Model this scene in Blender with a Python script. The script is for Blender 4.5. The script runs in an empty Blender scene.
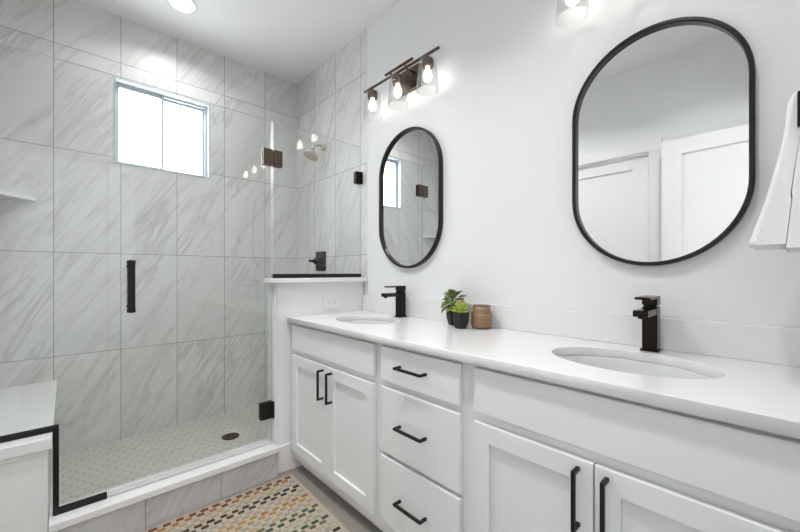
import bpy, bmesh, math, random
from mathutils import Vector, Matrix
C = bpy.context.scene
COL = C.collection
PI = math.pi
random.seed(4)

# ------------------------------------------------------------------ camera
cam_data = bpy.data.cameras.new('camera')
cam = bpy.data.objects.new('camera', cam_data)
COL.objects.link(cam)
cam.location = (-1.4561, 0.0, 1.12)
cam.rotation_euler = (PI / 2, 0, -0.7468)
cam_data.sensor_width = 36
cam_data.lens = 359.12 * 36 / 800
cam_data.shift_y = 6.15 / 800
cam_data.clip_start = 0.02
C.camera = cam

# ------------------------------------------------------------------ world, exposure, lamp power
W = bpy.data.worlds.new('world')
C.world = W
W.use_nodes = True
W.node_tree.nodes['Background'].inputs[0].default_value = (0.95, 0.98, 1.0, 1)
W.node_tree.nodes['Background'].inputs[1].default_value = 6.5
C.view_settings.view_transform = 'Standard'
C.view_settings.look = 'None'
C.view_settings.gamma = 1
C.view_settings.use_curve_mapping = False
C.view_settings.exposure = 0.76
FILL_CAN_W = 6.6         # watts of the added, unseen bathroom downlights
SHOWER_CAN_W = 2.6
HALL_FILL_W = 12.0  # power of the added hall fill lamp
BULB = 7.5          # emission of a vanity bulb
CAN_COLOUR = (.985, .99, 1)

# ------------------------------------------------------------------ node helpers
class NT:
    def __init__(s, name):
        s.m = bpy.data.materials.new(name)
        s.m.use_nodes = True
        s.t = s.m.node_tree
        s.t.nodes.clear()
        s.out = s.t.nodes.new('ShaderNodeOutputMaterial')
    def n(s, kind, **kw):
        nd = s.t.nodes.new('ShaderNode' + kind)
        for k, v in kw.items():
            setattr(nd, k, v)
        return nd
    def put(s, sock, v):
        if isinstance(v, (int, float, tuple, list)):
            sock.default_value = v
        else:
            s.t.links.new(v, sock)
    def math(s, op, a, b=None, c=None):
        nd = s.n('Math', operation=op)
        s.put(nd.inputs[0], a)
        if b is not None: s.put(nd.inputs[1], b)
        if c is not None: s.put(nd.inputs[2], c)
        return nd.outputs[0]
    def vm(s, op, a, b=None, out=0):
        nd = s.n('VectorMath', operation=op)
        s.put(nd.inputs[0], a)
        if b is not None: s.put(nd.inputs[1], b)
        return nd.outputs[out]
    def comb(s, x, y, z):
        nd = s.n('CombineXYZ')
        for i, v in enumerate((x, y, z)): s.put(nd.inputs[i], v)
        return nd.outputs[0]
    def sep(s, v):
        nd = s.n('SeparateXYZ')
        s.put(nd.inputs[0], v)
        return nd.outputs
    def pos(s):
        return s.n('NewGeometry').outputs['Position']
    def obj(s):
        return s.n('TexCoord').outputs['Object']
    def noise(s, vec, scale, detail=3, rough=.5, dist=0):
        nd = s.n('TexNoise')
        s.put(nd.inputs['Vector'], vec)
        nd.inputs['Scale'].default_value = scale
        nd.inputs['Detail'].default_value = detail
        nd.inputs['Roughness'].default_value = rough
        nd.inputs['Distortion'].default_value = dist
        return nd.outputs[0]
    def ramp(s, fac, stops):
        nd = s.n('ValToRGB')
        s.put(nd.inputs[0], fac)
        e = nd.color_ramp.elements
        while len(e) < len(stops): e.new(.5)
        for i, (p, c) in enumerate(stops):
            e[i].position = p
            e[i].color = (c[0], c[1], c[2], 1) if isinstance(c, (tuple, list)) else (c, c, c, 1)
        return nd.outputs[0]
    def mix(s, fac, a, b, blend='MIX'):
        nd = s.n('Mix', data_type='RGBA', blend_type=blend)
        s.put(nd.inputs[0], fac)
        s.put(nd.inputs[6], a if not isinstance(a, tuple) else (*a[:3], 1))
        s.put(nd.inputs[7], b if not isinstance(b, tuple) else (*b[:3], 1))
        return nd.outputs[2]
    def bump(s, h, strength=.2, dist=.01):
        nd = s.n('Bump')
        s.put(nd.inputs['Height'], h)
        nd.inputs['Strength'].default_value = strength
        nd.inputs['Distance'].default_value = dist
        return nd.outputs[0]
    def pbr(s, col, rough=.5, metal=0, normal=None, **kw):
        nd = s.n('BsdfPrincipled')
        s.put(nd.inputs['Base Color'], col if not isinstance(col, tuple) else (*col[:3], 1))
        s.put(nd.inputs['Roughness'], rough)
        nd.inputs['Metallic'].default_value = metal
        if normal is not None: s.put(nd.inputs['Normal'], normal)
        for k, v in kw.items():
            s.put(nd.inputs[k.replace('_', ' ')], v)
        s.t.links.new(nd.outputs[0], s.out.inputs[0])
        return s.m

def simple(name, col, rough=.5, metal=0, vary=.03, scale=12, bump=0, bscale=200, **kw):
    t = NT(name)
    p = t.obj()
    f = t.noise(p, scale, 3)
    lo = tuple(c * (1 - vary) for c in col)
    hi = tuple(min(1, c * (1 + vary)) for c in col)
    c = t.mix(f, lo, hi)
    nrm = t.bump(t.noise(p, bscale, 2), bump, .002) if bump else None
    return t.pbr(c, rough, metal, nrm, **kw)

def thin_glass(name, tint, refl=1.0, haze=0.0):
    """thin clear pane: straight transmission plus Fresnel reflection"""
    t = NT(name)
    lw = t.n('LayerWeight'); lw.inputs[0].default_value = .5
    f5 = t.math('POWER', lw.outputs['Facing'], 5.0)
    fr = t.math('MULTIPLY_ADD', f5, .95, .042)
    fr = t.math('MULTIPLY', fr, refl)
    tr = t.n('BsdfTransparent'); tr.inputs[0].default_value = (*tint, 1)
    gl = t.n('BsdfGlossy'); gl.inputs['Roughness'].default_value = 0.0
    a = tr.outputs[0]
    if haze:
        df = t.n('BsdfDiffuse'); df.inputs[0].default_value = (.85, .87, .86, 1)
        mx0 = t.n('MixShader'); mx0.inputs[0].default_value = haze
        t.t.links.new(a, mx0.inputs[1]); t.t.links.new(df.outputs[0], mx0.inputs[2])
        a = mx0.outputs[0]
    mx = t.n('MixShader')
    t.t.links.new(fr, mx.inputs[0]); t.t.links.new(a, mx.inputs[1]); t.t.links.new(gl.outputs[0], mx.inputs[2])
    t.t.links.new(mx.outputs[0], t.out.inputs[0])
    return t.m

def emis(name, col, strength):
    t = NT(name)
    e = t.n('Emission'); e.inputs[0].default_value = (*col, 1); e.inputs[1].default_value = strength
    t.t.links.new(e.outputs[0], t.out.inputs[0])
    return t.m

def tile_mat(name, axis, u0, flip, vein_angle=58, rough=.36, horiz=True, tone=1.0):
    """large stacked 12 x 24 in marble-look porcelain"""
    t = NT(name)
    P = t.sep(t.pos())
    raw = P[0] if axis == 'x' else P[1]
    u = t.math('DIVIDE', t.math('SUBTRACT', raw, u0), .308)
    v = t.math('DIVIDE', t.math('ADD', P[2], .578), .6048)
    iu, iv = t.math('FLOOR', u), t.math('FLOOR', v)
    fu, fv = t.math('SUBTRACT', u, iu), t.math('SUBTRACT', v, iv)
    du = t.math('MULTIPLY', t.math('MINIMUM', fu, t.math('SUBTRACT', 1, fu)), .308)
    dv = t.math('MULTIPLY', t.math('MINIMUM', fv, t.math('SUBTRACT', 1, fv)), .6048)
    d = t.math('MINIMUM', du, dv) if horiz else du
    grout = t.math('LESS_THAN', d, .0016)
    wn = t.n('TexWhiteNoise'); t.put(wn.inputs[0], t.comb(iu, iv, 3.7))
    a = math.radians(vein_angle)
    uu = t.math('MULTIPLY', raw, -1 if flip else 1)
    al = t.math('ADD', t.math('MULTIPLY', uu, math.cos(a)), t.math('MULTIPLY', P[2], math.sin(a)))
    ac = t.math('SUBTRACT', t.math('MULTIPLY', P[2], math.cos(a)), t.math('MULTIPLY', uu, math.sin(a)))
    off = t.vm('SCALE', wn.outputs['Color'])
    off.node.inputs['Scale'].default_value = 9.0
    w1 = t.vm('ADD', t.comb(t.math('MULTIPLY', al, 1.1), t.math('MULTIPLY', ac, 7.0), 0), off)
    w2 = t.vm('ADD', t.comb(t.math('MULTIPLY', al, 2.6), t.math('MULTIPLY', ac, 34.0), 4), off)
    w3 = t.vm('ADD', t.comb(t.math('MULTIPLY', al, 1.4), t.math('MULTIPLY', ac, 2.2), 9), off)
    n1 = t.noise(w1, 1.0, 6, .6, .55)
    n2 = t.noise(w2, 1.0, 4, .65, .4)
    n3 = t.noise(w3, 1.6, 3, .5, .3)
    v1 = t.math('SUBTRACT', 1, t.math('MINIMUM', 1, t.math('MULTIPLY', t.math('ABSOLUTE', t.math('SUBTRACT', n1, .5)), 24)))
    v1 = t.math('MULTIPLY', v1, t.ramp(n3, [(.38, 0), (.62, 1)]))
    st = t.ramp(n2, [(.47, 0), (.66, 1)])
    st = t.math('MULTIPLY', st, t.ramp(n1, [(.36, 0), (.62, 1)]))
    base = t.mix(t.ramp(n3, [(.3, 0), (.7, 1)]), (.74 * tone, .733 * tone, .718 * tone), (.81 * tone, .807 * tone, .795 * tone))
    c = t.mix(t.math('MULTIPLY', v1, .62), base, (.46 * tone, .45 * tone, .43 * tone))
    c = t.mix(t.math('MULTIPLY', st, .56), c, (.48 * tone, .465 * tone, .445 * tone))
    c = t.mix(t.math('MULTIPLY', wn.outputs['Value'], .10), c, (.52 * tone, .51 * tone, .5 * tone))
    c = t.mix(grout, c, (.27, .265, .26))
    nrm = t.bump(t.math('SUBTRACT', 1, grout), .25, .002)
    r = t.math('ADD', rough, t.math('MULTIPLY', grout, .5))
    return t.pbr(c, r, 0, nrm)

M = {}
M['paint'] = simple('white_wall_paint', (.815, .82, .825), .55, vary=.01, scale=3, bump=.05, bscale=300)
M['ceiling'] = simple('white_ceiling_paint', (.92, .92, .92), .7, vary=.01, scale=3)
M['trim'] = simple('white_trim_paint', (.82, .815, .81), .35, vary=.01)
M['cab'] = simple('white_cabinet_paint', (.85, .855, .86), .33, vary=.008, scale=5)
M['tile_back'] = tile_mat('marble_tile_window_side', 'x', -1.5155, False)
M['tile_side'] = tile_mat('marble_tile_head_side', 'y', 2.58, True)
M['tile_curb_shaded'] = tile_mat('marble_tile_curb_shaded', 'x', -1.5155, False, 58, .4, False, .80)  # same tile toned down: the curb's weaker light is put into its colour
M['black'] = simple('matt_black_metal', (.006, .0055, .0055), .42, .2, vary=.1)
M['faucet'] = simple('black_bronze_metal', (.028, .021, .017), .22, .85, vary=.1)
M['bronze'] = simple('brushed_bronze_metal', (.11, .078, .058), .30, .9, vary=.12, scale=30)
M['hinge'] = simple('aged_bronze_metal', (.105, .080, .062), .28, .9, vary=.2, scale=40)
M['frame'] = simple('dark_bronze_frame', (.018, .014, .011), .30, .4, vary=.1)
M['champagne'] = simple('champagne_nickel', (.62, .54, .47), .28, .9, vary=.05)
M['steel'] = simple('chrome_steel', (.7, .7, .7), .15, 1)
M['porcelain'] = simple('white_porcelain', (.75, .755, .76), .08, vary=.004)
M['plastic'] = simple('white_plastic', (.83, .83, .82), .3, vary=.004)
M['slot'] = simple('outlet_slot', (.12, .12, .12), .5)
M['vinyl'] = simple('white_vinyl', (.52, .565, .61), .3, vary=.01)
M['glass'] = thin_glass('clear_shower_glass', (.972, .985, .978))
M['shade_glass'] = thin_glass('clear_lamp_glass', (.985, .985, .985), .7, .012)
M['window_glass'] = thin_glass('window_pane_glass', (.97, .98, .98))
M['sweep'] = simple('clear_vinyl_sweep', (.72, .72, .70), .3)
M['bulb'] = emis('lit_bulb', (1, .955, .90), BULB)
M['lens'] = emis('lit_lens', (1, .98, .95), 4.0)
M['soil'] = simple('dark_potting_soil', (.03, .022, .015), .95, vary=.4, scale=60)
M['pot'] = simple('black_ceramic_pot', (.006, .006, .006), .42, vary=.1)
M['wax'] = simple('cream_candle_wax', (.78, .62, .44), .5)
M['wick'] = simple('green_wick', (.22, .26, .14), .7)

# rim of the glass panes
t = NT('glass_rim')
tr = t.n('BsdfTransparent'); tr.inputs[0].default_value = (.75, .84, .80, 1)
df = t.n('BsdfPrincipled'); df.inputs['Base Color'].default_value = (.74, .78, .76, 1); df.inputs['Roughness'].default_value = .2
mx = t.n('MixShader'); mx.inputs[0].default_value = .8
t.t.links.new(tr.outputs[0], mx.inputs[1]); t.t.links.new(df.outputs[0], mx.inputs[2]); t.t.links.new(mx.outputs[0], t.out.inputs[0])
M['rim'] = t.m

# quartz with very faint mottling
t = NT('white_quartz')
q = t.noise(t.pos(), 4, 5, .6, .3)
M['quartz'] = t.pbr(t.mix(q, (.80, .797, .79), (.84, .836, .83)), .16)

# mirror silver
t = NT('mirror_silver')
M['mirror'] = t.pbr((.90, .91, .91), 0.0, 1.0)

# hexagon mosaic of the shower floor
t = NT('hexagon_mosaic')
P = t.sep(t.pos())
px = t.math('DIVIDE', t.math('ADD', P[0], 10), .052)
py = t.math('DIVIDE', t.math('ADD', P[1], 10), .056)
v = t.comb(px, py, 0)
R = (1, 1.7320508, 1); H = (.5, .8660254, 0)
ga = t.vm('SUBTRACT', t.vm('MODULO', v, R), H)
gb = t.vm('SUBTRACT', t.vm('MODULO', t.vm('SUBTRACT', v, H), R), H)
def hexd(g):
    a = t.sep(t.vm('ABSOLUTE', g))
    return t.math('MAXIMUM', a[0], t.math('ADD', t.math('MULTIPLY', a[0], .5), t.math('MULTIPLY', a[1], .8660254)))
d = t.math('MINIMUM', hexd(ga), hexd(gb))
gr = t.math('GREATER_THAN', d, .474)
cl = t.noise(t.pos(), 9, 4, .6, .6)
col = t.mix(cl, (.55, .535, .475), (.67, .655, .60))
col = t.mix(gr, col, (.30, .26, .21))
M['hex'] = t.pbr(col, .35, 0, t.bump(t.math('SUBTRACT', 1, gr), .3, .002))

# taupe floor tile of the bathroom
t = NT('taupe_floor_tile')
P = t.sep(t.pos())
u = t.math('DIVIDE', t.math('ADD', P[0], 10.13), .305)
v = t.math('DIVIDE', t.math('ADD', P[1], 10.03), .61)
fu, fv = t.math('FRACT', u), t.math('FRACT', v)
du = t.math('MULTIPLY', t.math('MINIMUM', fu, t.math('SUBTRACT', 1, fu)), .305)
dv = t.math('MULTIPLY', t.math('MINIMUM', fv, t.math('SUBTRACT', 1, fv)), .61)
gr = t.math('LESS_THAN', t.math('MINIMUM', du, dv), .0017)
s1 = t.noise(t.comb(t.math('MULTIPLY', P[0], 26), t.math('MULTIPLY', P[1], 5), 0), 1, 5, .6, .5)
s2 = t.noise(t.pos(), 5, 4, .6, .5)
col = t.mix(t.ramp(s1, [(.3, 0), (.7, 1)]), (.215, .188, .162), (.32, .288, .255))
col = t.mix(t.math('MULTIPLY', s2, .5), col, (.31, .28, .25))
col = t.mix(gr, col, (.22, .2, .185))
M['floor'] = t.pbr(col, .4, 0, t.bump(s1, .05, .002))

# towel terry
t = NT('white_terry')
b = t.noise(t.obj(), 420, 2)
M['terry'] = t.pbr(t.mix(b, (.80, .80, .79), (.88, .88, .87)), .95, 0, t.bump(b, .25, .001), Sheen_Weight=.3)

# rug yarns
def yarn(name, c):
    t = NT(name)
    b = t.noise(t.obj(), 160, 3)
    return t.pbr(t.mix(b, tuple(x * .72 for x in c), tuple(min(1, x * 1.2) for x in c)), .95, 0, t.bump(b, .6, .004))
M['rug'] = yarn('cream_rug_wool', (.45, .39, .31))
YARN = {k: yarn(k + '_yarn', c) for k, c in dict(rust=(.19, .055, .024), orange=(.36, .155, .06), tan=(.40, .30, .19), stone=(.33, .29, .235),
        cocoa=(.075, .042, .026), charcoal=(.035, .027, .020), gold=(.42, .25, .075), olive=(.12, .13, .05), pine=(.05, .085, .05), blush=(.42, .32, .27)).items()}

# leaves
def leafmat(name, c1, c2, tip=None):
    t = NT(name)
    n = t.noise(t.obj(), 60, 3)
    c = t.mix(n, c1, c2)
    if tip:
        z = t.sep(t.obj())[2]
        c = t.mix(t.ramp(t.math('MULTIPLY', z, 8.0), [(.80, 0), (1.0, 1)]), c, tip)
    return t.pbr(c, .4, 0, None)
M['leaf'] = leafmat('dark_green_leaf', (.08, .14, .03), (.23, .30, .085))
M['stem'] = leafmat('plant_stem', (.07, .10, .03), (.12, .14, .05))
M['succulent'] = leafmat('lime_succulent_leaf', (.24, .36, .035), (.42, .50, .08))
M['succulent_tip'] = leafmat('orange_tipped_leaf', (.45, .32, .04), (.55, .22, .05))

# amber glass
t = NT('amber_frosted_glass')
n = t.noise(t.obj(), 25, 3)
M['amber'] = t.pbr(t.mix(n, (.60, .43, .28), (.72, .54, .38)), .22, 0, None, Transmission_Weight=.8, IOR=1.4)

# ------------------------------------------------------------------ mesh helpers
def box(bm, a, b, bev=0, mat=0, seg=2):
    lo = Vector([min(p, q) for p, q in zip(a, b)]); hi = Vector([max(p, q) for p, q in zip(a, b)])
    vs = [bm.verts.new((x, y, z)) for x in (lo.x, hi.x) for y in (lo.y, hi.y) for z in (lo.z, hi.z)]
    idx = [(0, 1, 3, 2), (4, 6, 7, 5), (0, 4, 5, 1), (2, 3, 7, 6), (0, 2, 6, 4), (1, 5, 7, 3)]
    fs = [bm.faces.new([vs[i] for i in f]) for f in idx]
    for f in fs: f.material_index = mat
    if bev:
        es = list({e for f in fs for e in f.edges})
        r = bmesh.ops.bevel(bm, geom=es, offset=bev, segments=seg, profile=.5, affect='EDGES')
        for f in r['faces']: f.material_index = mat
    return fs

def basis(d):
    d = Vector(d).normalized()
    u = d.orthogonal().normalized()
    if abs(d.z) > .99: u = Vector((1, 0, 0))
    elif abs(d.x) > .99: u = Vector((0, 1, 0))
    v = d.cross(u)
    return d, u, v

def lathe(bm, prof, o=(0, 0, 0), axis=(0, 0, 1), n=32, sx=1, sy=1, caps=(True, True), mat=0, rot=0, smooth=True):
    """prof: list of (radius, height along axis)"""
    d, u, v = basis(axis)
    o = Vector(o)
    rings = []
    for r, h in prof:
        rings.append([bm.verts.new(o + d * h + (u * math.cos(rot + 2 * PI * k / n) * sx + v * math.sin(rot + 2 * PI * k / n) * sy) * r) for k in range(n)])
    for i in range(len(rings) - 1):
        for k in range(n):
            f = bm.faces.new((rings[i][k], rings[i][(k + 1) % n], rings[i + 1][(k + 1) % n], rings[i + 1][k]))
            f.smooth = smooth; f.material_index = mat
    if caps[0]: bm.faces.new(list(reversed(rings[0]))).material_index = mat
    if caps[1]: bm.faces.new(rings[-1]).material_index = mat
    return rings

def cyl(bm, a, b, r, n=20, r2=None, mat=0):
    a, b = Vector(a), Vector(b)
    lathe(bm, [(r, 0), (r if r2 is None else r2, (b - a).length)], a, b - a, n, mat=mat)

def tube(bm, pts, r, n=12, mat=0):
    pts = [Vector(p) for p in pts]
    rings = []
    up = None
    for i, p in enumerate(pts):
        d = (pts[min(i + 1, len(pts) - 1)] - pts[max(i - 1, 0)]).normalized()
        if up is None: up = d.orthogonal().normalized()
        up = (up - d * up.dot(d)).normalized()
        w = d.cross(up)
        rr = r[i] if isinstance(r, (list, tuple)) else r
        rings.append([bm.verts.new(p + (up * math.cos(2 * PI * k / n) + w * math.sin(2 * PI * k / n)) * rr) for k in range(n)])
    for i in range(len(rings) - 1):
        for k in range(n):
            f = bm.faces.new((rings[i][k], rings[i][(k + 1) % n], rings[i + 1][(k + 1) % n], rings[i + 1][k])); f.smooth = True; f.material_index = mat
    bm.faces.new(list(reversed(rings[0]))).material_index = mat
    bm.faces.new(rings[-1]).material_index = mat

def prism(bm, poly, axis, a, b, mat=0, side_mat=None):
    """poly of 2-D points; axis 'x': (y,z), 'y': (x,z), 'z': (x,y)"""
    def P(p, h):
        return {'x': (h, p[0], p[1]), 'y': (p[0], h, p[1]), 'z': (p[0], p[1], h)}[axis]
    A = [bm.verts.new(P(p, a)) for p in poly]; B = [bm.verts.new(P(p, b)) for p in poly]
    bm.faces.new(A).material_index = mat
    bm.faces.new(list(reversed(B))).material_index = mat
    for i in range(len(poly)):
        j = (i + 1) % len(poly)
        bm.faces.new((A[j], A[i], B[i], B[j])).material_index = mat if side_mat is None else side_mat

def obj(name, bm, mats, parent=None, loc=None, smooth_angle=None):
    """bmesh in world space -> one object whose origin is at loc (or at its parent thing's base)"""
    bmesh.ops.recalc_face_normals(bm, faces=bm.faces)
    me = bpy.data.meshes.new(name)
    o_loc = Vector(loc) if loc is not None else Vector((0, 0, 0))
    base = o_loc
    if parent is not None:
        base = Vector(parent['base_at'])
    bmesh.ops.translate(bm, verts=bm.verts, vec=-base)
    bm.to_mesh(me); bm.free()
    for m in (mats if isinstance(mats, (list, tuple)) else [mats]): me.materials.append(m)
    o = bpy.data.objects.new(name, me)
    COL.objects.link(o)
    if parent is not None:
        o.parent = parent
    else:
        o.location = base
    BASE[o.name] = tuple(base)
    o['base_at'] = tuple(base)
    if smooth_angle is not None:
        me.shade_auto_smooth(angle=smooth_angle) if hasattr(me, 'shade_auto_smooth') else None
    return o
BASE = {}

def tag(o, label=None, cat=None, group=None, kind=None):
    if label: o['label'] = label
    if cat: o['category'] = cat
    if group: o['group'] = group
    if kind: o['kind'] = kind
    return o

def thing(name, loc, label, cat, group=None, kind=None):
    o = bpy.data.objects.new(name, None)
    COL.objects.link(o)
    o.location = loc
    o.empty_display_size = .05
    o['base_at'] = tuple(loc)
    return tag(o, label, cat, group, kind)

def struct(name, bm, mats):
    return tag(obj(name, bm, mats), kind='structure')

def nb(): return bmesh.new()

# ------------------------------------------------------------------ dimensions (metres; x=0 vanity side, y=D window side)
D = 2.8756
XL = -1.86
HC = 2.74
YF = -0.10           # wall behind the towel
PONY0, PONY1 = 1.930, 2.02
SF = 0.06            # shower floor
GY = 1.96            # plane of the shower glass
CT = 0.8644          # counter top

# ------------------------------------------------------------------ room shell
bm = nb(); box(bm, (XL - .4, -2.2, -.1), (.3, 1.95, 0)); struct('floor', bm, M['floor'])
bm = nb(); box(bm, (XL - .15, 1.98, -.1), (.15, D + .1, SF)); struct('floor_shower', bm, M['hex'])
bm = nb(); box(bm, (XL - .4, -2.2, HC), (.3, D + .15, HC + .1)); struct('ceiling', bm, M['ceiling'])
# vanity side: painted wall, tiled inside the shower
bm = nb()
box(bm, (0.008, YF - .115, 0), (.15, D + .15, HC))
box(bm, (0, -.1, 0), (.01, 1.886, HC))
box(bm, (-.002, 1.889, 0), (.01, D, HC), mat=1)
box(bm, (-.003, 1.885, 1.09), (.008, 1.889, HC), mat=2)
struct('wall_right', bm, [M['paint'], M['tile_side'], M['trim']])
# window side
wx0, wx1, wz0, wz1 = -1.243, -.691, 1.805, 2.345
bm = nb()
y0, y1 = D, D + .15
box(bm, (XL - .1, y0, 0), (wx0, y1, HC)); box(bm, (wx1, y0, 0), (.15, y1, HC))
box(bm, (wx0, y0, 0), (wx1, y1, wz0)); box(bm, (wx0, y0, wz1), (wx1, y1, HC))
struct('wall_back', bm, M['tile_back'])
# left side: painted, closet door opening, tiled inside the shower
dy0, dy1, dz = .727, 1.487, 2.05
bm = nb()
x0, x1 = XL - .14, XL
box(bm, (x0, -.1, 0), (x1, dy0, HC)); box(bm, (x0, dy1, 0), (x1, 1.9, HC)); box(bm, (x0, dy0, dz), (x1, dy1, HC))
box(bm, (x0, 1.9, 0), (x1, D, HC), mat=1)
struct('wall_left', bm, [M['paint'], M['tile_side']])
# wall behind the towel, with the doorway the camera looks in from
ox0, ox1, oz = -1.775, -1.0, 2.075
bm = nb()
box(bm, (ox1, YF - .115, 0), (.008, YF, HC)); box(bm, (XL - .14, YF - .115, 0), (ox0, YF, HC)); box(bm, (ox0, YF - .115, oz), (ox1, YF, HC))
struct('wall_front', bm, M['paint'])
# hall beyond the doorway
bm = nb()
box(bm, (XL - .4, -2.2, 0), (XL - .3, YF - .115, HC)); box(bm, (XL - .3, YF - .115, 0), (XL - .14, YF, HC))
box(bm, (XL - .4, -2.3, 0), (.3, -2.2, HC))
hy0, hy1, hz0_, hz1_ = -2.05, -1.15, .7, 2.2
box(bm, (.15, -2.2, 0), (.3, hy0, HC)); box(bm, (.15, hy1, 0), (.3, YF - .115, HC)); box(bm, (.15, hy0, 0), (.3, hy1, hz0_)); box(bm, (.15, hy0, hz1_), (.3, hy1, HC))
struct('wall_hall', bm, M['paint'])
wh = thing('hall_fill_window', (.22, (hy0 + hy1) / 2, hz0_), None, None, kind='structure')  # window added out of view, lets extra daylight in through the doorway
bm = nb()
box(bm, (.20, hy0 + .001, hz0_ + .001), (.25, hy0 + .05, hz1_ - .001)); box(bm, (.20, hy1 - .05, hz0_ + .001), (.25, hy1 - .001, hz1_ - .001))
box(bm, (.20, hy0 + .05, hz0_ + .001), (.25, hy1 - .05, hz0_ + .05)); box(bm, (.20, hy0 + .05, hz1_ - .05), (.25, hy1 - .05, hz1_ - .001))
obj('window_frame', bm, M['trim'], wh)
bm = nb(); box(bm, (.223, hy0 + .05, hz0_ + .05), (.227, hy1 - .05, hz1_ - .05)); obj('window_pane', bm, M['window_glass'], wh)
# half-height wall between vanity and shower
bm = nb()
box(bm, (-.604, PONY0, 0), (-.004, PONY1 - .012, 1.06))
box(bm, (-.604, PONY1 - .012, SF), (-.004, PONY1, 1.06), mat=1)
box(bm, (-.613, PONY0 + .01, .172), (-.604, PONY1, 1.06), mat=0)
struct('wall_half_height', bm, [M['paint'], M['tile_back']])
bm = nb(); box(bm, (-.634, 1.890, 1.06), (-.003, 2.035, 1.086), .002); struct('trim_1', bm, M['quartz'])
# baseboards
bm = nb(); box(bm, (-.607, PONY0 - .014, 0), (-.525, PONY0 - .0005, .15), .004); box(bm, (-.525, PONY0 - .014, 0), (-.462, PONY0 - .0005, .15)); struct('baseboard_half_wall', bm, M['trim'])
bm = nb(); box(bm, (XL + .0005, YF, 0), (XL + .014, .64, .13), .003); box(bm, (XL + .0005, 1.575, 0), (XL + .014, 1.895, .13), .003); struct('baseboard_left', bm, M['trim'])
# casings
bm = nb()
cw = .085
box(bm, (XL + .0005, dy0 - cw, 0), (XL + .017, dy0, dz), .002); box(bm, (XL + .0005, dy1, 0), (XL + .017, dy1 + cw, dz), .002)
box(bm, (XL + .0005, dy0 - cw, dz), (XL + .017, dy1 + cw, dz + cw), .002)
struct('trim_2', bm, M['trim'])
bm = nb()
box(bm, (ox1, YF + .0005, 0), (ox1 + .08, YF + .016, oz), .002); box(bm, (ox0, YF + .0005, oz), (ox1 + .08, YF + .016, oz + .08), .002)
struct('trim_3', bm, M['trim'])

def door_leaf(name, x_back, x_face, y0, y1, z0, z1, stile=.115, rail=.105):
    """flat framed door with two recessed panels; the face looks to +x"""
    r = thing(name, (x_back, (y0 + y1) / 2, z0), None, None, kind='structure')
    bm = nb()
    box(bm, (x_back, y0, z0), (x_face - .010, y1, z1))
    f0, f1 = x_face - .010, x_face
    mid = z0 + .95
    for a, b in (((y0, z0), (y0 + stile, z1)), ((y1 - stile, z0), (y1, z1)), ((y0 + stile, z1 - rail), (y1 - stile, z1)), ((y0 + stile, z0), (y1 - stile, z0 + .2)), ((y0 + stile, mid - .07), (y1 - stile, mid + .07))):
        box(bm, (f0, a[0], a[1]), (f1, b[0], b[1]))
    obj('door_slab', bm, M['trim'], r)
    return r
d1 = door_leaf('door_1', XL - .062, XL - .022, dy0 + .004, dy1 - .004, .01, dz - .006)
d2 = door_leaf('door_2', -1.766, -1.728, -.075, .622, .01, 2.06)
for dr, yy, xx in ((d1, dy1 - .06, XL - .022), (d2, .56, -1.728)):
    bm = nb(); lathe(bm, [(.026, 0), (.026, .006), (.01, .010), (.01, .035), (.024, .045), (.027, .056), (.018, .066), (.001, .068)], (xx, yy, .95), (1, 0, 0), 24)
    obj('door_knob', bm, M['black'], dr)

# window: vinyl slider set deep in the tiled opening
win = thing('window_1', ((wx0 + wx1) / 2, D + .06, wz0), None, None, kind='structure')
bm = nb()
for a, b in (((wx0, D - .004, wz1 - .007), (wx1, D + .075, wz1)), ((wx0, D - .004, wz0), (wx1, D + .075, wz0 + .007)), ((wx0, D - .004, wz0 + .007), (wx0 + .007, D + .075, wz1 - .007)), ((wx1 - .007, D - .004, wz0 + .007), (wx1, D + .075, wz1 - .007))):
    box(bm, a, b)
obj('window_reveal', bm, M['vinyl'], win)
bm = nb()
a0, a1, b0, b1 = wx0 + .007, wx1 - .007, wz0 + .007, wz1 - .007
fw = .012; ya, yb = D + .050, D + .10
box(bm, (a0, ya, b1 - fw), (a1, yb, b1), .003); box(bm, (a0, ya, b0), (a1, yb, b0 + fw), .003)
box(bm, (a0, ya, b0 + fw), (a0 + fw, yb, b1 - fw)); box(bm, (a1 - fw, ya, b0 + fw), (a1, yb, b1 - fw))
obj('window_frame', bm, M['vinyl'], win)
xm = (wx0 + wx1) / 2 - .012
for sx0, sx1, yy in ((a0 + fw, xm + .010, D + .056), (xm - .006, a1 - fw, D + .078)):
    bm = nb(); s = .012
    box(bm, (sx0, yy, b1 - fw - s), (sx1, yy + .018, b1 - fw)); box(bm, (sx0, yy, b0 + fw), (sx1, yy + .018, b0 + fw + s))
    box(bm, (sx0, yy, b0 + fw + s), (sx0 + s, yy + .018, b1 - fw - s)); box(bm, (sx1 - s, yy, b0 + fw + s), (sx1, yy + .018, b1 - fw - s))
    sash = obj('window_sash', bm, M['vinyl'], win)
    bm = nb(); box(bm, (sx0 + s, yy + .007, b0 + fw + s), (sx1 - s, yy + .011, b1 - fw - s)); p = obj('window_pane', bm, M['window_glass'], win); p.parent = sash

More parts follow.
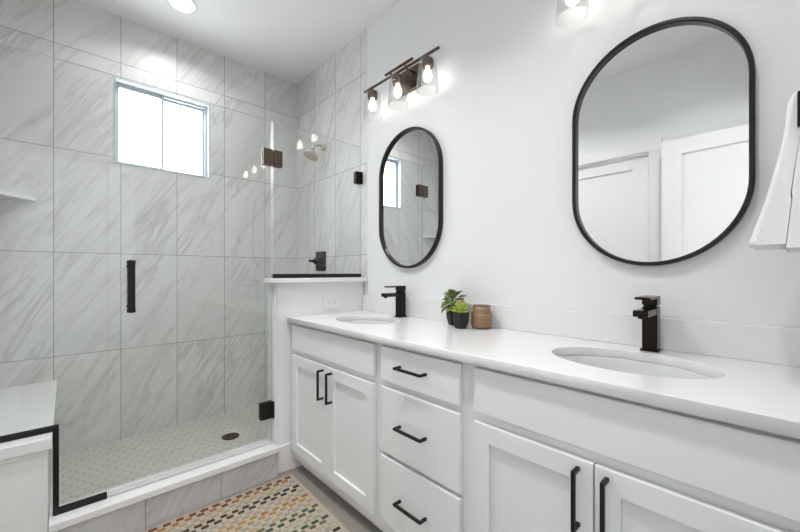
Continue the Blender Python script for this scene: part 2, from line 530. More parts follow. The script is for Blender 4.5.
# ------------------------------------------------------------------ shower curb and bench
curb = thing('shower_curb', (-1.05, 1.96, 0), 'low tiled shower curb with a white quartz top below the glass door', 'curb')
bm = nb(); box(bm, (-1.509, 1.900, 0), (-.6055, 2.02, .137)); obj('curb_base', bm, M['tile_curb_shaded'], curb)
bm = nb(); box(bm, (-1.509, 1.886, .137), (-.6055, 2.034, .165), .002); obj('curb_sill', bm, M['quartz'], curb)
bench = thing('shower_bench', (-1.68, 2.3, 0), 'built-in white quartz shower bench in the left corner, low wall in front', 'bench')
bm = nb(); box(bm, (XL + .001, 1.886, .453), (-1.499, D - .001, .496), .003); obj('bench_seat', bm, M['quartz'], bench)
bm = nb(); box(bm, (XL + .001, 2.025, SF), (-1.514, D - .001, .453)); obj('bench_side', bm, M['tile_side'], bench)
bm = nb()
box(bm, (XL + .016, 1.904, 0), (-1.513, 2.02, .453))
box(bm, (XL + .016, 1.895, .436), (-1.509, 1.904, .453), .002)
box(bm, (-1.524, 1.899, 0), (-1.511, 1.904, .436))
obj('bench_front_panel', bm, M['trim'], bench)

# ------------------------------------------------------------------ shower glass
GT = .005
def pane(name, poly, parent):
    bm = nb(); prism(bm, poly, 'y', GY - GT, GY + GT, 0, 1)
    return obj(name, bm, [M['glass'], M['rim']], parent)
GTOP = 1.963
gl = thing('shower_glass_panel', (-1.6, GY, .17), 'fixed clear glass panel left of the shower door, notched around the bench', 'glass panel')
pane('glass_pane', [(XL + .004, .500), (-1.494, .500), (-1.494, .169), (-1.334, .169), (-1.334, GTOP), (XL + .004, GTOP)], gl)
bm = nb()
for g0, g1 in ((GY - .011, GY - GT), (GY + GT, GY + .011)):
    prism(bm, [(XL + .004, .497), (-1.4985, .497), (-1.4985, .166), (-1.334, .166), (-1.334, .187), (-1.481, .187), (-1.481, .516), (XL + .004, .516)], 'y', g0, g1)
box(bm, (-1.4985, GY - GT, .166), (-1.4945, GY + GT, .497))
tag(obj('glass_channel', bm, M['black'], gl), 'black metal channel stepping down around the bench')

dr = thing('shower_door', (-.98, GY, .18), 'hinged frameless clear glass shower door with black pull handle', 'shower door')
pane('door_glass', [(-1.329, .183), (-.622, .183), (-.622, GTOP), (-1.329, GTOP)], dr)
bm = nb(); box(bm, (-1.329, GY - .006, .1685), (-.622, GY + .006, .182), .001); obj('door_sweep', bm, M['sweep'], dr)
bm = nb()
hx, hz0, hz1 = -1.256, .960, 1.158
for s in (-1,):
    yb = GY + s * .052
    lathe(bm, [(.001, 0), (.015, .003), (.0165, .010), (.0145, .018), (.0145, hz1 - hz0 + .012), (.0165, hz1 - hz0 + .02), (.015, hz1 - hz0 + .027), (.001, hz1 - hz0 + .03)], (hx, yb, hz0 - .015), (0, 0, 1), 20)
    for z in (hz0 + .012, hz1 - .012):
        cyl(bm, (hx, GY + s * GT, z), (hx, yb, z), .008, 16)
        lathe(bm, [(.013, 0), (.013, .004)], (hx, GY + s * GT, z), (0, s, 0), 20)
h = tag(obj('pull_handle', bm, M['black'], dr), 'black round bar pull handle')
# glass-to-glass hinge at the top, wall hinge at the bottom
bm = nb()
for s in (-1, 1): box(bm, (-.672, GY + s * GT, 1.712), (-.619, GY + s * .016, 1.802), .0015)
cyl(bm, (-.645, GY - .0165, 1.757), (-.645, GY - .0155, 1.757), .011, 20)
tag(obj('hinge', bm, M['hinge'], dr), 'bronze glass-to-glass hinge plate')
bm = nb()
for s in (-1, 1):
    box(bm, (-.685, GY + s * GT, .310), (-.628, GY + s * .016, .400), .0015)
box(bm, (-.628, GY - .024, .310), (-.6125, GY + .024, .400), .0015)
tag(obj('hinge', bm, M['black'], dr), 'black wall-mount hinge')

gr_ = thing('shower_glass_panel', (-.3, GY, 1.086), 'fixed clear glass panel standing on the white half wall', 'glass panel')
pane('glass_pane', [(-.612, 1.092), (-.009, 1.092), (-.009, GTOP), (-.612, GTOP)], gr_)
bm = nb()
box(bm, (-.614, GY - .011, 1.0865), (-.008, GY - GT, 1.110)); box(bm, (-.614, GY + GT, 1.0865), (-.008, GY + .011, 1.110)); box(bm, (-.614, GY - GT, 1.0865), (-.008, GY + GT, 1.0915))
tag(obj('glass_channel', bm, M['black'], gr_), 'black metal channel')
bm = nb()
for s in (-1, 1): box(bm, (-.615, GY + s * GT, 1.712), (-.562, GY + s * .016, 1.802), .0015)
tag(obj('hinge_plate', bm, M['hinge'], gr_), 'bronze hinge plate')
bm = nb()
for s in (-1, 1): box(bm, (-.052, GY + s * GT, 1.712), (-.006, GY + s * .015, 1.792), .0015)
box(bm, (-.0085, GY - .024, 1.712), (-.0035, GY + .024, 1.792), .001)
tag(obj('wall_clamp', bm, M['faucet'], gr_), 'dark metal wall clamp')

# ------------------------------------------------------------------ shower fittings
sh = thing('wall_shower', (-.002, 2.44, 2.09), 'pale metal shower head on a bent arm high on the tiled side', 'shower head')
bm = nb(); lathe(bm, [(.03, 0), (.03, .006), (.02, .014), (.012, .016)], (-.002, 2.44, 2.09), (-1, 0, 0), 28); obj('flange', bm, M['champagne'], sh)
bm = nb(); tube(bm, [(-.01, 2.44, 2.09), (-.035, 2.44, 2.094), (-.06, 2.44, 2.090), (-.078, 2.44, 2.076), (-.090, 2.44, 2.052)], .0085, 14); obj('shower_arm', bm, M['champagne'], sh)
bm = nb(); lathe(bm, [(.010, 0), (.015, .006), (.016, .022), (.024, .032), (.045, .048), (.056, .058), (.058, .072), (.050, .075), (.001, .075)], (-.088, 2.44, 2.056), (-.42, -.05, -.90), 36); obj('spray_head', bm, M['champagne'], sh)
sv = thing('shower_valve', (-.002, 2.47, 1.205), 'dark square shower valve plate with lever on the tiled side', 'shower valve')
bm = nb(); box(bm, (-.020, 2.405, 1.130), (-.002, 2.535, 1.280), .004); obj('valve_plate', bm, M['faucet'], sv)
bm = nb(); cyl(bm, (-.020, 2.47, 1.205), (-.060, 2.47, 1.205), .024, 28); cyl(bm, (-.060, 2.47, 1.205), (-.067, 2.47, 1.205), .02, 28); obj('valve_knob', bm, M['faucet'], sv)
bm = nb(); box(bm, (-.112, 2.461, 1.196), (-.050, 2.479, 1.214), .004); obj('lever', bm, M['faucet'], sv)
bm = nb(); prism(bm, [(XL + .001, D - .001), (-1.585, D - .001), (-1.60, D - .03), (XL + .03, 2.60), (XL + .001, 2.585)], 'z', 1.518, 1.540)
tag(obj('corner_shelf', bm, M['quartz'], loc=(0, 0, 0)), 'white corner shelf high in the left of the shower', 'shelf')
# drain
drn = thing('shower_drain', (-.685, 2.44, SF), 'round dark drain grate in the hexagon mosaic shower floor', 'drain')
bm = nb(); lathe(bm, [(.050, .0003), (.052, .003), (.048, .004), (.046, .002)], (-.685, 2.44, SF), (0, 0, 1), 40, caps=(True, True)); obj('drain_ring', bm, M['faucet'], drn)
bm = nb()
for k in range(-4, 5):
    hw = math.sqrt(.045 ** 2 - (k * .0095) ** 2)
    box(bm, (-.685 - hw, 2.44 + k * .0095 - .0032, SF + .0022), (-.685 + hw, 2.44 + k * .0095 + .0032, SF + .0044))
obj('drain_grate', bm, M['bronze'], drn)

# ------------------------------------------------------------------ vanity cabinets
XF = -.505           # face frame
XD = -.525           # door and drawer faces
ZB, ZT = .060, .8355
def carcass(root, y0, y1, rails, mid=()):
    bm = nb()
    box(bm, (-.46, y0, .002), (-.445, y1, ZB + .02))                      # toe kick
    box(bm, (XF + .019, y0, ZB), (-.002, y0 + .016, ZT)); box(bm, (XF + .019, y1 - .016, ZB), (-.002, y1, ZT))
    box(bm, (XF + .019, y0 + .016, ZB), (-.002, y1 - .016, ZB + .016)); box(bm, (-.018, y0 + .016, ZB + .016), (-.002, y1 - .016, ZT))
    box(bm, (XF, y0, ZB), (XF + .019, y0 + .045, ZT)); box(bm, (XF, y1 - .045, ZB), (XF + .019, y1, ZT))
    for a, b in rails: box(bm, (XF, y0 + .045, a), (XF + .019, y1 - .045, b))
    return obj('cabinet_box', bm, M['cab'], root)
def pull(parent, root, a, b):
    """square bar pull in front of a face; a, b are the two ends (y, z)"""
    bm = nb()
    xo, xi = XD - .036, XD - .026
    h = .0048
    ya, yb = sorted((a[0], b[0])); za, zb = sorted((a[1], b[1]))
    box(bm, (xo, ya - h, za - h), (xi, yb + h, zb + h), .0015)
    for p in (a, b): box(bm, (xi, p[0] - h, p[1] - h), (XD + .0005, p[0] + h, p[1] + h), .001)
    o = obj('handle', bm, M['black'], root); o.parent = parent
    return tag(o, 'black bar handle')
def slab(root, name, y0, y1, z0, z1):
    bm = nb(); box(bm, (XF - .0004, y0, z0), (XD, y1, z1), .0045, seg=2)
    return obj(name, bm, M['cab'], root)
def shaker(root, y0, y1, z0, z1, st=.056):
    bm = nb()
    x0 = XF - .0004
    box(bm, (x0, y0 + st, z0 + st), (XD + .011, y1 - st, z1 - st))
    box(bm, (x0, y0, z0), (XD, y0 + st, z1), .0022); box(bm, (x0, y1 - st, z0), (XD, y1, z1), .0022)
    box(bm, (x0, y0 + st - .002, z0), (XD, y1 - st + .002, z0 + st), .0022); box(bm, (x0, y0 + st - .002, z1 - st), (XD, y1 - st + .002, z1), .0022)
    return obj('door', bm, M['cab'], root)
RS = [(ZB, .125), (.645, .70), (.80, ZT)]
va = thing('vanity_cabinet', (-.25, 1.527, 0), 'white two-door sink cabinet beside the half wall, far left of the vanity', 'cabinet', 'white vanity cabinets')
carcass(va, 1.150, 1.927, RS)
slab(va, 'false_drawer_front', 1.171, 1.909, .683, .822)
dl = shaker(va, 1.5295, 1.909, .110, .656); dr_ = shaker(va, 1.171, 1.5265, .110, .656)
pull(dl, va, (1.567, .633), (1.567, .495)); pull(dr_, va, (1.489, .633), (1.489, .495))
vb = thing('vanity_cabinet', (-.25, .92, 0), 'white three-drawer cabinet between the two sink cabinets', 'cabinet', 'white vanity cabinets')
carcass(vb, .697, 1.149, [(ZB, .125), (.372, .408), (.645, .70), (.80, ZT)])
for z0, z1, zh in ((.683, .822, .758), (.398, .660, .531), (.112, .384, .247)):
    d_ = slab(vb, 'drawer', .722, 1.124, z0, z1)
    pull(d_, vb, (.871, zh), (1.004, zh))
vc = thing('vanity_cabinet', (-.25, .318, 0), 'white two-door sink cabinet at the near right end of the vanity', 'cabinet', 'white vanity cabinets')
carcass(vc, -.085, .696, RS)
slab(vc, 'false_drawer_front', -.032, .668, .683, .822)
dl = shaker(vc, .3195, .668, .110, .656); dr_ = shaker(vc, -.032, .3165, .110, .656)
pull(dl, vc, (.354, .633), (.354, .495)); pull(dr_, vc, (.289, .633), (.289, .495))

# counter with two oval cut-outs
SINKS = [(-.265, 1.545), (-.262, .318)]
SA, SB = .150, .210
cu = bpy.data.curves.new('counter_outline', 'CURVE')
cu.dimensions = '2D'; cu.fill_mode = 'BOTH'; cu.extrude = .0125; cu.bevel_depth = .002; cu.bevel_resolution = 1; cu.offset = -.002
def spl(pts):
    s = cu.splines.new('POLY'); s.points.add(len(pts) - 1); s.use_cyclic_u = True
    for p, q in zip(s.points, pts): p.co = (q[0], q[1], 0, 1)
spl([(-.5426, YF + .003), (-.001, YF + .003), (-.001, 1.928), (-.5426, 1.928)])
for cx, cy_ in SINKS:
    spl([(cx + SA * math.cos(2 * PI * k / 72), cy_ + SB * math.sin(2 * PI * k / 72)) for k in range(72)])
tmp = bpy.data.objects.new('counter_tmp', cu); COL.objects.link(tmp)
bpy.context.view_layer.update()
me = bpy.data.meshes.new_from_object(tmp.evaluated_get(bpy.context.evaluated_depsgraph_get()))
bpy.data.objects.remove(tmp); bpy.data.curves.remove(cu)
me.name = 'countertop'; me.materials.clear(); me.materials.append(M['quartz'])
ct = bpy.data.objects.new('countertop', me); COL.objects.link(ct); ct.location = (0, 0, CT - .0145)
tag(ct, 'long white quartz countertop with two oval sink cut-outs', 'countertop')
bm = nb(); box(bm, (-.0135, YF + .003, CT + .0003), (-.001, 1.928, .968), .0015)
tag(obj('backsplash', bm, M['quartz'], loc=(-.007, .9, CT)), 'low white quartz backsplash strip along the back of the countertop', 'backsplash')

def sink(cx, cy_, label):
    r = thing('undermount_sink', (cx, cy_, CT - .17), label, 'sink', 'undermount sinks')
    bm = nb()
    zr = CT - .0295
    prof = [(1.10, 0.0), (1.012, 0.0), (1.0, -.004), (.985, -.03), (.94, -.07), (.84, -.105), (.66, -.128), (.40, -.138), (.12, -.141)]
    prof_o = [(.12, -.149), (.42, -.147), (.70, -.136), (.89, -.110), (.99, -.072), (1.035, -.030), (1.06, -.008), (1.10, -.008)]
    rings = []
    n = 64
    for f, h in prof + prof_o:
        rings.append([bm.verts.new((cx + f * SA * math.cos(2 * PI * k / n), cy_ + f * SB * math.sin(2 * PI * k / n), zr + h)) for k in range(n)])
    for i in range(len(rings)):
        j = (i + 1) % len(rings)
        for k in range(n):
            f = bm.faces.new((rings[i][k], rings[i][(k + 1) % n], rings[j][(k + 1) % n], rings[j][k])); f.smooth = True
    obj('basin', bm, M['porcelain'], r)
    bm = nb(); lathe(bm, [(.010, -.012), (.024, -.004), (.026, .001), (.020, .003), (.012, .0035), (.011, .007), (.001, .008)], (cx, cy_, zr - .139), (0, 0, 1), 28); obj('sink_drain', bm, M['faucet'], r)
sink(*SINKS[0], 'oval white undermount sink nearest the shower, below the far mirror')
sink(*SINKS[1], 'oval white undermount sink at the near right, below the large mirror')

def faucet(y, label):
    r = thing('faucet', (-.062, y, CT), label, 'faucet', 'black bathroom faucets')
    x = -.060; w = .021; z = CT + .0004
    bm = nb(); box(bm, (x - .026, y - .026, z), (x + .026, y + .026, z + .006), .001); obj('base_plate', bm, M['faucet'], r)
    bm = nb(); box(bm, (x - w, y - w, z + .006), (x + w, y + w, z + .143), .0015); obj('column', bm, M['faucet'], r)
    bm = nb(); box(bm, (x - .128, y - w + .001, z + .119), (x - w + .001, y + w - .001, z + .139), .0015); cyl(bm, (x - .112, y, z + .113), (x - .112, y, z + .120), .010, 18); obj('spout', bm, M['faucet'], r)
    bm = nb()
    box(bm, (x - w + .004, y - w + .004, z + .143), (x + w - .004, y + w - .004, z + .149))
    box(bm, (x - w, y - w, z + .149), (x + w, y + w, z + .174), .0015)
    box(bm, (x - .105, y - w, z + .170), (x + w, y + w, z + .178), .0015)
    obj('handle', bm, M['faucet'], r)
faucet(1.503, 'black square single-lever faucet at the far sink near the shower')
faucet(.303, 'black square single-lever faucet at the near right sink')

# ------------------------------------------------------------------ mirrors
def mirror(yc, zc, label):
    w, hgt, fr, dep = .252, .402, .0132, .028
    r = thing('wall_mirror', (-.001, yc, zc - hgt), label, 'mirror', 'black framed pill mirrors')
    def outline(inset, n=32):
        R = w - inset; s = hgt - w
        pts = [(R * math.cos(PI * k / n), s + R * math.sin(PI * k / n)) for k in range(n + 1)]
        pts += [(-R * math.cos(PI * k / n), -s - R * math.sin(PI * k / n)) for k in range(n + 1)]
        return pts
    bm = nb()
    sec = [(0, -.001), (0, -dep + .003), (.003, -dep), (fr - .003, -dep), (fr, -dep + .003), (fr, -.001)]
    loops = []
    for ins, x in sec:
        loops.append([bm.verts.new((x, yc + p[0], zc + p[1])) for p in outline(ins)])
    n = len(loops[0])
    for i in range(len(loops)):
        j = (i + 1) % len(loops)
        for k in range(n):
            f = bm.faces.new((loops[i][k], loops[i][(k + 1) % n], loops[j][(k + 1) % n], loops[j][k])); f.smooth = i in (1, 3)
    obj('mirror_frame', bm, M['frame'], r)
    bm = nb()
    prism(bm, [(yc + p[0], zc + p[1]) for p in outline(fr - .001)], 'x', -.011, -.006)
    obj('mirror_glass', bm, M['mirror'], r)
mirror(1.489, 1.545, 'black framed pill mirror beside the shower, reflecting the shower glass and window')
mirror(.315, 1.543, 'black framed pill mirror beside the white towel, reflecting white doors')

# ------------------------------------------------------------------ vanity lights
def sconce(yc, label):
    zb = 2.245; xb = -.092
    r = thing('vanity_light', (-.001, yc, 2.16), label, 'wall light', 'three-lamp vanity lights')
    bm = nb(); box(bm, (-.022, yc - .098, 2.158), (-.001, yc + .098, 2.288), .003); obj('back_plate', bm, M['bronze'], r)
    bm = nb()
    cyl(bm, (xb, yc - .305, zb), (xb, yc + .305, zb), .0075, 16)
    obj('light_bar', bm, M['bronze'], r)
    bm = nb()
    cyl(bm, (xb + .004, yc - .112, zb + .030), (xb + .004, yc + .112, zb + .030), .0075, 16)
    for s in (-1, 1):
        cyl(bm, (xb + .002, yc + s * .06, zb), (xb + .002, yc + s * .06, zb + .03), .005, 12)
        cyl(bm, (-.022, yc + s * .06, zb), (xb, yc + s * .06, zb), .006, 12)
    obj('support_bar', bm, M['bronze'], r)
    for k in (-1, 0, 1):
        y = yc + k * .228
        bm = nb(); lathe(bm, [(.008, .006), (.030, -.006), (.032, -.012), (.030, -.045), (.024, -.048), (.018, -.048)], (xb, y, zb - .022), (0, 0, 1), 28, caps=(True, True)); cyl(bm, (xb, y, zb - .018), (xb, y, zb), .006, 12); so = obj('socket', bm, M['bronze'], r)
        # tapered glass, open below
        bm = nb()
        z0, z1 = zb - .026, zb - .188
        outp = [(.033, z0), (.041, z0 - .003), (.043, z0 - .012), (.060, z1), (.0575, z1), (.041, z0 - .012), (.038, z0 - .006), (.033, z0 - .004)]
        lathe(bm, [(a, b) for a, b in outp], (xb, y, 0), (0, 0, 1), 40, caps=(False, False))
        tag(obj('lamp_shade', bm, M['shade_glass'], r), 'clear flared glass lamp shade')
        bm = nb(); lathe(bm, [(.010, 0), (.011, -.012), (.019, -.028), (.0225, -.045), (.020, -.060), (.011, -.071), (.001, -.074)], (xb, y, zb - .068), (0, 0, 1), 20, caps=(True, False)); obj('bulb', bm, M['bulb'], r)
sconce(1.492, 'three-lamp bronze vanity light above the far mirror by the shower')
sconce(.312, 'vanity light above the near mirror, only one clear glass shade in view')

# ------------------------------------------------------------------ recessed lights
def can(x, y, rad, power, label, name='recessed_light', group=None, spread=130):
    r = thing(name, (x, y, HC), label, 'ceiling light', group)
    bm = nb(); lathe(bm, [(rad, 0.0), (rad + .004, -.003), (rad + .018, -.006), (rad + .020, -.0005)], (x, y, HC), (0, 0, 1), 40, caps=(False, False))
    obj('trim_ring', bm, M['trim'], r)
    bm = nb(); lathe(bm, [(rad, -.0005), (rad, -.010), (rad - .004, -.014)], (x, y, HC), (0, 0, 1), 40); obj('lens', bm, M['lens'], r)
    L = bpy.data.lights.new('lamp', 'AREA'); L.shape = 'DISK'; L.size = rad * 1.8; L.energy = power; L.spread = math.radians(spread); L.color = CAN_COLOUR
    o = bpy.data.objects.new('lamp', L); COL.objects.link(o); o.parent = r; o.location = (0, 0, -.020)
can(-.951, 2.478, .062, SHOWER_CAN_W, 'round recessed downlight in the ceiling over the shower', spread=150)
can(-1.08, 1.38, .062, FILL_CAN_W, 'round fill downlight added out of view over the bathroom floor')  # added lamp out of view, lifts the light in the bathroom
can(-1.02, .34, .062, FILL_CAN_W * .55, 'round fill downlight added out of view near the doorway')  # second added lamp, brightens the counter and near cabinets
can(-1.35, -1.1, .15, HALL_FILL_W, 'round fill light added in the unseen hall beyond the doorway', 'hall_fill_light', spread=180)  # added hall lamp, sends fill light in through the doorway

# ------------------------------------------------------------------ outlet on the half wall
ou = thing('wall_outlet', (-.262, PONY0, .93), 'white double outlet on the half wall above the counter end', 'outlet')
ox, oz = -.252, .932; yp = PONY0 - .0005
bm = nb(); box(bm, (ox - .058, yp - .006, oz - .041), (ox + .058, yp, oz + .041), .003); obj('cover_plate', bm, M['plastic'], ou)
for s in (-1, 1):
    bm = nb()
    xc = ox + s * .0175
    box(bm, (xc - .0165, yp - .0085, oz - .017), (xc + .0165, yp - .006, oz + .017), .001)
    for dz in (-.007, .007): box(bm, (xc - .005, yp - .0092, oz + dz - .0012), (xc + .004, yp - .0084, oz + dz + .0012), mat=1)
    cyl(bm, (xc + s * .010, yp - .0084, oz), (xc + s * .010, yp - .0092, oz), .0022, 10, mat=1)
    obj('receptacle', bm, [M['plastic'], M['slot']], ou)

# ------------------------------------------------------------------ plants and candle
def hexpot(r, x, y, hgt, rad, base=.72, z=CT + .0005, rot=.3):
    bm = nb()
    lathe(bm, [(rad * .60, 0), (rad * .66, .003), (rad * .93, hgt * .42), (rad, hgt), (rad * .90, hgt), (rad * .84, hgt * .80)], (x, y, z), (0, 0, 1), 6, rot=rot, smooth=False)
    obj('pot', bm, M['pot'], r)
    bm = nb(); lathe(bm, [(rad * .80, hgt * .80), (rad * .78, hgt * .84), (rad * .4, hgt * .88), (.001, hgt * .9)], (x, y, z), (0, 0, 1), 6, rot=rot); obj('soil', bm, M['soil'], r)
def leaf(bm, root, d, up, L, wd, th=.0012, curl=.25, mat=0):
    d = Vector(d).normalized(); s = d.cross(Vector(up)).normalized(); u = s.cross(d)
    prof = [(0, .08), (.15, .55), (.35, .95), (.55, 1), (.78, .68), (.93, .28), (1, .03)]
    rows = []
    for t_, w_ in prof:
        c = Vector(root) + d * (L * t_) - u * (L * curl * t_ * t_)
        rows.append([bm.verts.new(c + s * wd * w_ * q + u * (wd * .35 * w_ * q * q + off)) for off in (th, -th) for q in (-1, -.5, 0, .5, 1)])
    for i in range(len(rows) - 1):
        for k in range(4):
            f = bm.faces.new((rows[i][k], rows[i][k + 1], rows[i + 1][k + 1], rows[i + 1][k])); f.smooth = True; f.material_index = mat
            f = bm.faces.new((rows[i][k + 6], rows[i][k + 5], rows[i + 1][k + 5], rows[i + 1][k + 6])); f.smooth = True; f.material_index = mat
        for k, j in ((0, 5), (4, 9)):
            f = bm.faces.new((rows[i][k], rows[i][j], rows[i + 1][j], rows[i + 1][k])); f.material_index = mat
    for rw in (rows[0], rows[-1]): bm.faces.new((rw[0], rw[1], rw[2], rw[3], rw[4], rw[9], rw[8], rw[7], rw[6], rw[5])).material_index = mat

px_, py_ = -.085, 1.100
r = thing('potted_plant', (px_, py_, CT), 'broad dark green leafy plant in a black faceted pot, behind the succulent', 'plant')
hexpot(r, px_, py_, .080, .036)
bm = nb(); bs = nb()
rnd = random.Random(11)
for k in range(26):
    a = k * 2.4; lev = k / 25
    rr = .006 + .012 * rnd.random()
    p0 = Vector((px_ + rr * math.cos(a), py_ + rr * math.sin(a), CT + .070))
    hh = .020 + .062 * lev
    p1 = Vector((px_ + (rr + .016 * (1 - lev)) * math.cos(a), py_ + (rr + .016 * (1 - lev)) * math.sin(a), CT + .066 + hh))
    tube(bs, [p0, (p0 + p1) / 2 + Vector((0, 0, .004)), p1], .0014, 6)
    el = -.65 + 1.5 * lev
    leaf(bm, p1, (math.cos(a) * math.cos(el), math.sin(a) * math.cos(el), math.sin(el)), (0, 0, 1), .038 + .012 * rnd.random(), .0185 + .004 * rnd.random(), curl=.22)
obj('foliage', bm, M['leaf'], r); obj('stems', bs, M['stem'], r)

sx_, sy_ = -.140, 1.013
r = thing('potted_succulent', (sx_, sy_, CT), 'small lime green succulent in a black faceted pot, in front of the leafy plant', 'plant')
hexpot(r, sx_, sy_, .075, .043, rot=.55)
bm = nb(); rnd = random.Random(5)
k = 0
for ring, (n, el, L, z, r0) in enumerate([(9, .30, .040, .066, .010), (9, .66, .044, .070, .008), (8, 1.0, .046, .074, .006), (5, 1.32, .048, .076, .003)]):
    for i in range(n):
        a = 2 * PI * i / n + ring * .4 + rnd.random() * .2
        e_ = el + rnd.uniform(-.1, .1)
        leaf(bm, (sx_ + r0 * math.cos(a), sy_ + r0 * math.sin(a), CT + z), (math.cos(a) * math.cos(e_), math.sin(a) * math.cos(e_), math.sin(e_)), (0, 0, 1) if e_ < 1.2 else (-math.cos(a), -math.sin(a), .3), L, .0095, .0022, -.15, mat=1 if ring == 3 and i % 2 == 0 else 0)
obj('rosette', bm, [M['succulent'], M['succulent_tip']], r)

cx_, cy_ = -.072, .948
r = thing('jar_candle', (cx_, cy_, CT), 'amber brown glass jar candle to the right of the potted plants', 'candle')
bm = nb()
z = CT + .0005
lathe(bm, [(.001, 0), (.034, 0), (.042, .003), (.046, .010), (.0475, .024), (.0475, .062), (.0455, .072), (.0415, .079), (.0405, .105), (.038, .105), (.0385, .080), (.0425, .070), (.0445, .062), (.0445, .024), (.043, .012), (.036, .006), (.001, .006)], (cx_, cy_, z), (0, 0, 1), 44, caps=(False, False))
obj('glass_jar', bm, M['amber'], r)
bm = nb(); lathe(bm, [(.001, .0065), (.035, .0065), (.0422, .013), (.0438, .024), (.0438, .058), (.001, .058)], (cx_, cy_, z), (0, 0, 1), 40, caps=(False, False)); obj('wax', bm, M['wax'], r)
bm = nb(); tube(bm, [(cx_, cy_, z + .058), (cx_ + .001, cy_, z + .09), (cx_ + .004, cy_ + .002, z + .114)], .002, 8); obj('wick', bm, M['wick'], r)

# ------------------------------------------------------------------ towel and its bar
tb = thing('towel_bar', (-.25, YF, 1.44), 'short dark bronze towel bar holding the white towel at the right edge', 'towel bar')
bm = nb(); cyl(bm, (-.378, -.030, 1.466), (-.120, -.030, 1.466), .006, 16); obj('bar', bm, M['bronze'], tb)
for xa, xb_ in ((-.388, -.376), (-.124, -.112)):
    bm = nb(); box(bm, (xa, YF + .0065, 1.410), (xb_, -.0125, 1.482), .002); br = obj('bracket', bm, M['faucet'], tb)
    bm = nb(); box(bm, (xa - .008, YF + .0005, 1.405), (xb_ + .008, YF + .0065, 1.487), .002); rs = obj('wall_plate', bm, M['bronze'], tb); rs.parent = br

def towel():
    bm = nb()
    zt, zbm, zr = 1.500, 1.178, 1.170
    N = 26
    xa, xb_ = -.362, -.136
    nx = 30
    TAB = [(0, .0006), (.10, .0025), (.25, .0066), (.47, .0185), (.70, .0335), (.88, .0490), (1, .0565)]
    def outer_f(t):
        for (p, q), (p2, q2) in zip(TAB, TAB[1:]):
            if t <= p2: return q + (q2 - q) * (t - p) / (p2 - p)
        return TAB[-1][1]
    inner_f = lambda t: -.0215 + .0225 * t
    prof = []
    for i in range(N + 1):                                   # front flap, from bottom up (outer)
        t_ = 1 - i / N
        z = zbm + (zt - .028 - zbm) * (1 - t_)
        hem = .0018 if .03 < (1 - t_) < .05 or .085 < (1 - t_) < .10 else 0
        prof.append((outer_f(t_) + hem, z, t_))
    for k in range(1, 8):                                    # over the bar
        a = PI * k / 8
        prof.append((-.030 + .0306 * math.cos(a), zt - .028 + .028 * math.sin(a), 0))
    for i in range(N + 1):                                   # rear flap outer
        t_ = i / N
        prof.append((-.0606 - .022 * t_, zt - .028 - (zt - .028 - zr) * t_, t_))
    for i in range(N + 1):                                   # rear flap inner, going up
        t_ = 1 - i / N
        prof.append((-.0385 + .0162 * min(1, t_ / .12) + .0225 * t_, zt - .030 - (zt - .030 - zr) * t_, t_))
    for k in range(1, 4):
        a = PI - PI * k / 4
        prof.append((-.030 + .0085 * math.cos(a), zt - .030 + .0095 * math.sin(a), 0))
    for i in range(N + 1):
        t_ = i / N
        prof.append((inner_f(t_), zt - .030 - (zt - .030 - zbm) * t_, t_))
    cols = []
    for j in range(nx + 1):
        s = j / nx
        x = xa + (xb_ - xa) * s
        e = min(s, 1 - s) * nx
        pinch = 1 - .26 * max(0, 1 - e / 3) ** 2.5
        ring = []
        for y, z, t_ in prof:
            yc_ = -.03 + .035 * t_
            wob = .004 * t_ * math.sin(9 * s * PI / 2 + 1.0) + .002 * t_ * math.sin(23 * s + 3 * t_)
            xx = x + (s - .5) * .03 * t_ + .003 * math.sin(14 * z) * t_
            ring.append(bm.verts.new((xx, (y - yc_) * pinch + yc_ + wob * (1 if y > yc_ else .3), z)))
        cols.append(ring)
    n = len(prof)
    for j in range(nx):
        for i in range(n):
            f = bm.faces.new((cols[j][i], cols[j][(i + 1) % n], cols[j + 1][(i + 1) % n], cols[j + 1][i])); f.smooth = True
    for c in (cols[0], cols[-1]): 
        f = bm.faces.new(c)
    bmesh.ops.triangulate(bm, faces=[f for f in bm.faces if len(f.verts) > 4])
    o = obj('hand_towel', bm, M['terry'], loc=(-.25, -.03, 1.178))
    return tag(o, 'white hand towel hanging over the bronze bar at the right edge', 'towel')
towel()

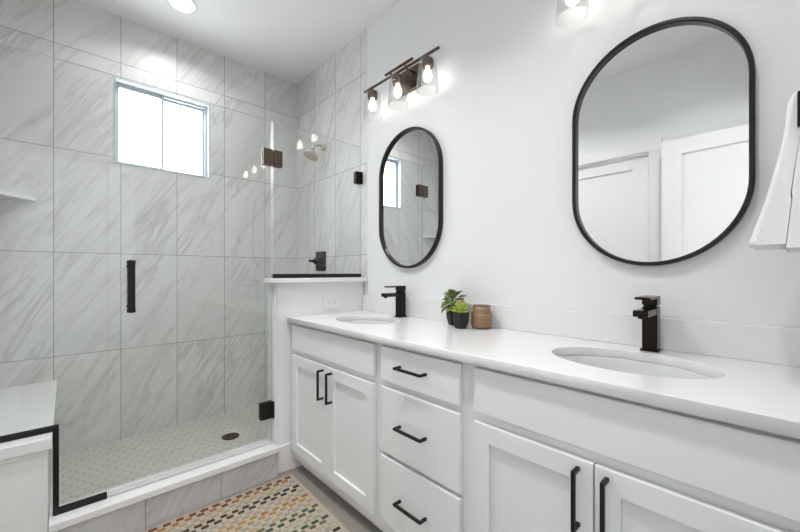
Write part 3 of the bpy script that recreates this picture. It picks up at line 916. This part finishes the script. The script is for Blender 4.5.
# ------------------------------------------------------------------ rug
def rug():
    ang = math.radians(-2.0)
    ox_, oy_ = -.548, 1.862           # far right corner
    Lx, Ly = .92, .74
    ca, sa = math.cos(ang), math.sin(ang)
    bm = nb()
    keys = list(YARN)
    def T(bm_, v0):
        for v in bm_.verts[v0:] if False else []: pass
    box(bm, (-Lx, -Ly, .001), (0, 0, .009), .003, 0)
    rnd = random.Random(3)
    # stripes: list of (distance from far edge, colours by dash, half-period shift)
    rows = []
    stripes = [('rust', 'rust'), ('orange', 'rust'), ('tan', 'tan'), ('stone', 'stone'),
               ('charcoal', 'cocoa'), ('cocoa', 'charcoal'), ('stone', 'tan'), ('stone', 'stone'),
               ('gold', 'orange'), ('gold', 'gold'), ('stone', 'blush'), ('tan', 'stone'),
               ('olive', 'pine'), ('pine', 'olive'), ('blush', 'stone'), ('stone', 'stone'),
               ('pine', 'pine'), ('olive', 'gold'), ('blush', 'blush'), ('stone', 'tan'),
               ('charcoal', 'pine'), ('cocoa', 'charcoal'), ('tan', 'stone'), ('stone', 'blush'),
               ('rust', 'orange'), ('orange', 'gold'), ('tan', 'stone')]
    pitch = .0255; per = .050; ln = .031
    for i, (c1, c2) in enumerate(stripes):
        yy = -.028 - i * pitch
        if yy < -Ly + .02: break
        x = -.020 - (per / 2 if i % 2 else 0)
        while x - ln > -Lx + .01:
            c = c1 if rnd.random() < .65 else c2
            L = ln * rnd.uniform(.85, 1.08); hgt = .0135 if c not in ('stone', 'tan', 'blush') else .0115
            jy = rnd.uniform(-.002, .002)
            box(bm, (x - L, yy + jy - .0080, .006), (x, yy + jy + .0080, hgt), .0025, 1 + keys.index(c), 1)
            x -= per * rnd.uniform(.97, 1.03)
    for v in bm.verts:
        x, y = v.co.x, v.co.y
        v.co.x = ox_ + ca * x - sa * y; v.co.y = oy_ + sa * x + ca * y
    o = obj('bath_rug', bm, [M['rug']] + [YARN[k] for k in keys], loc=(-1.0, 1.5, 0))
    return tag(o, 'cream woven rug with rows of rust, gold and green dashes on the floor', 'rug')
rug()

# bookkeeping used while building
for o in C.objects:
    if 'base_at' in o: del o['base_at']
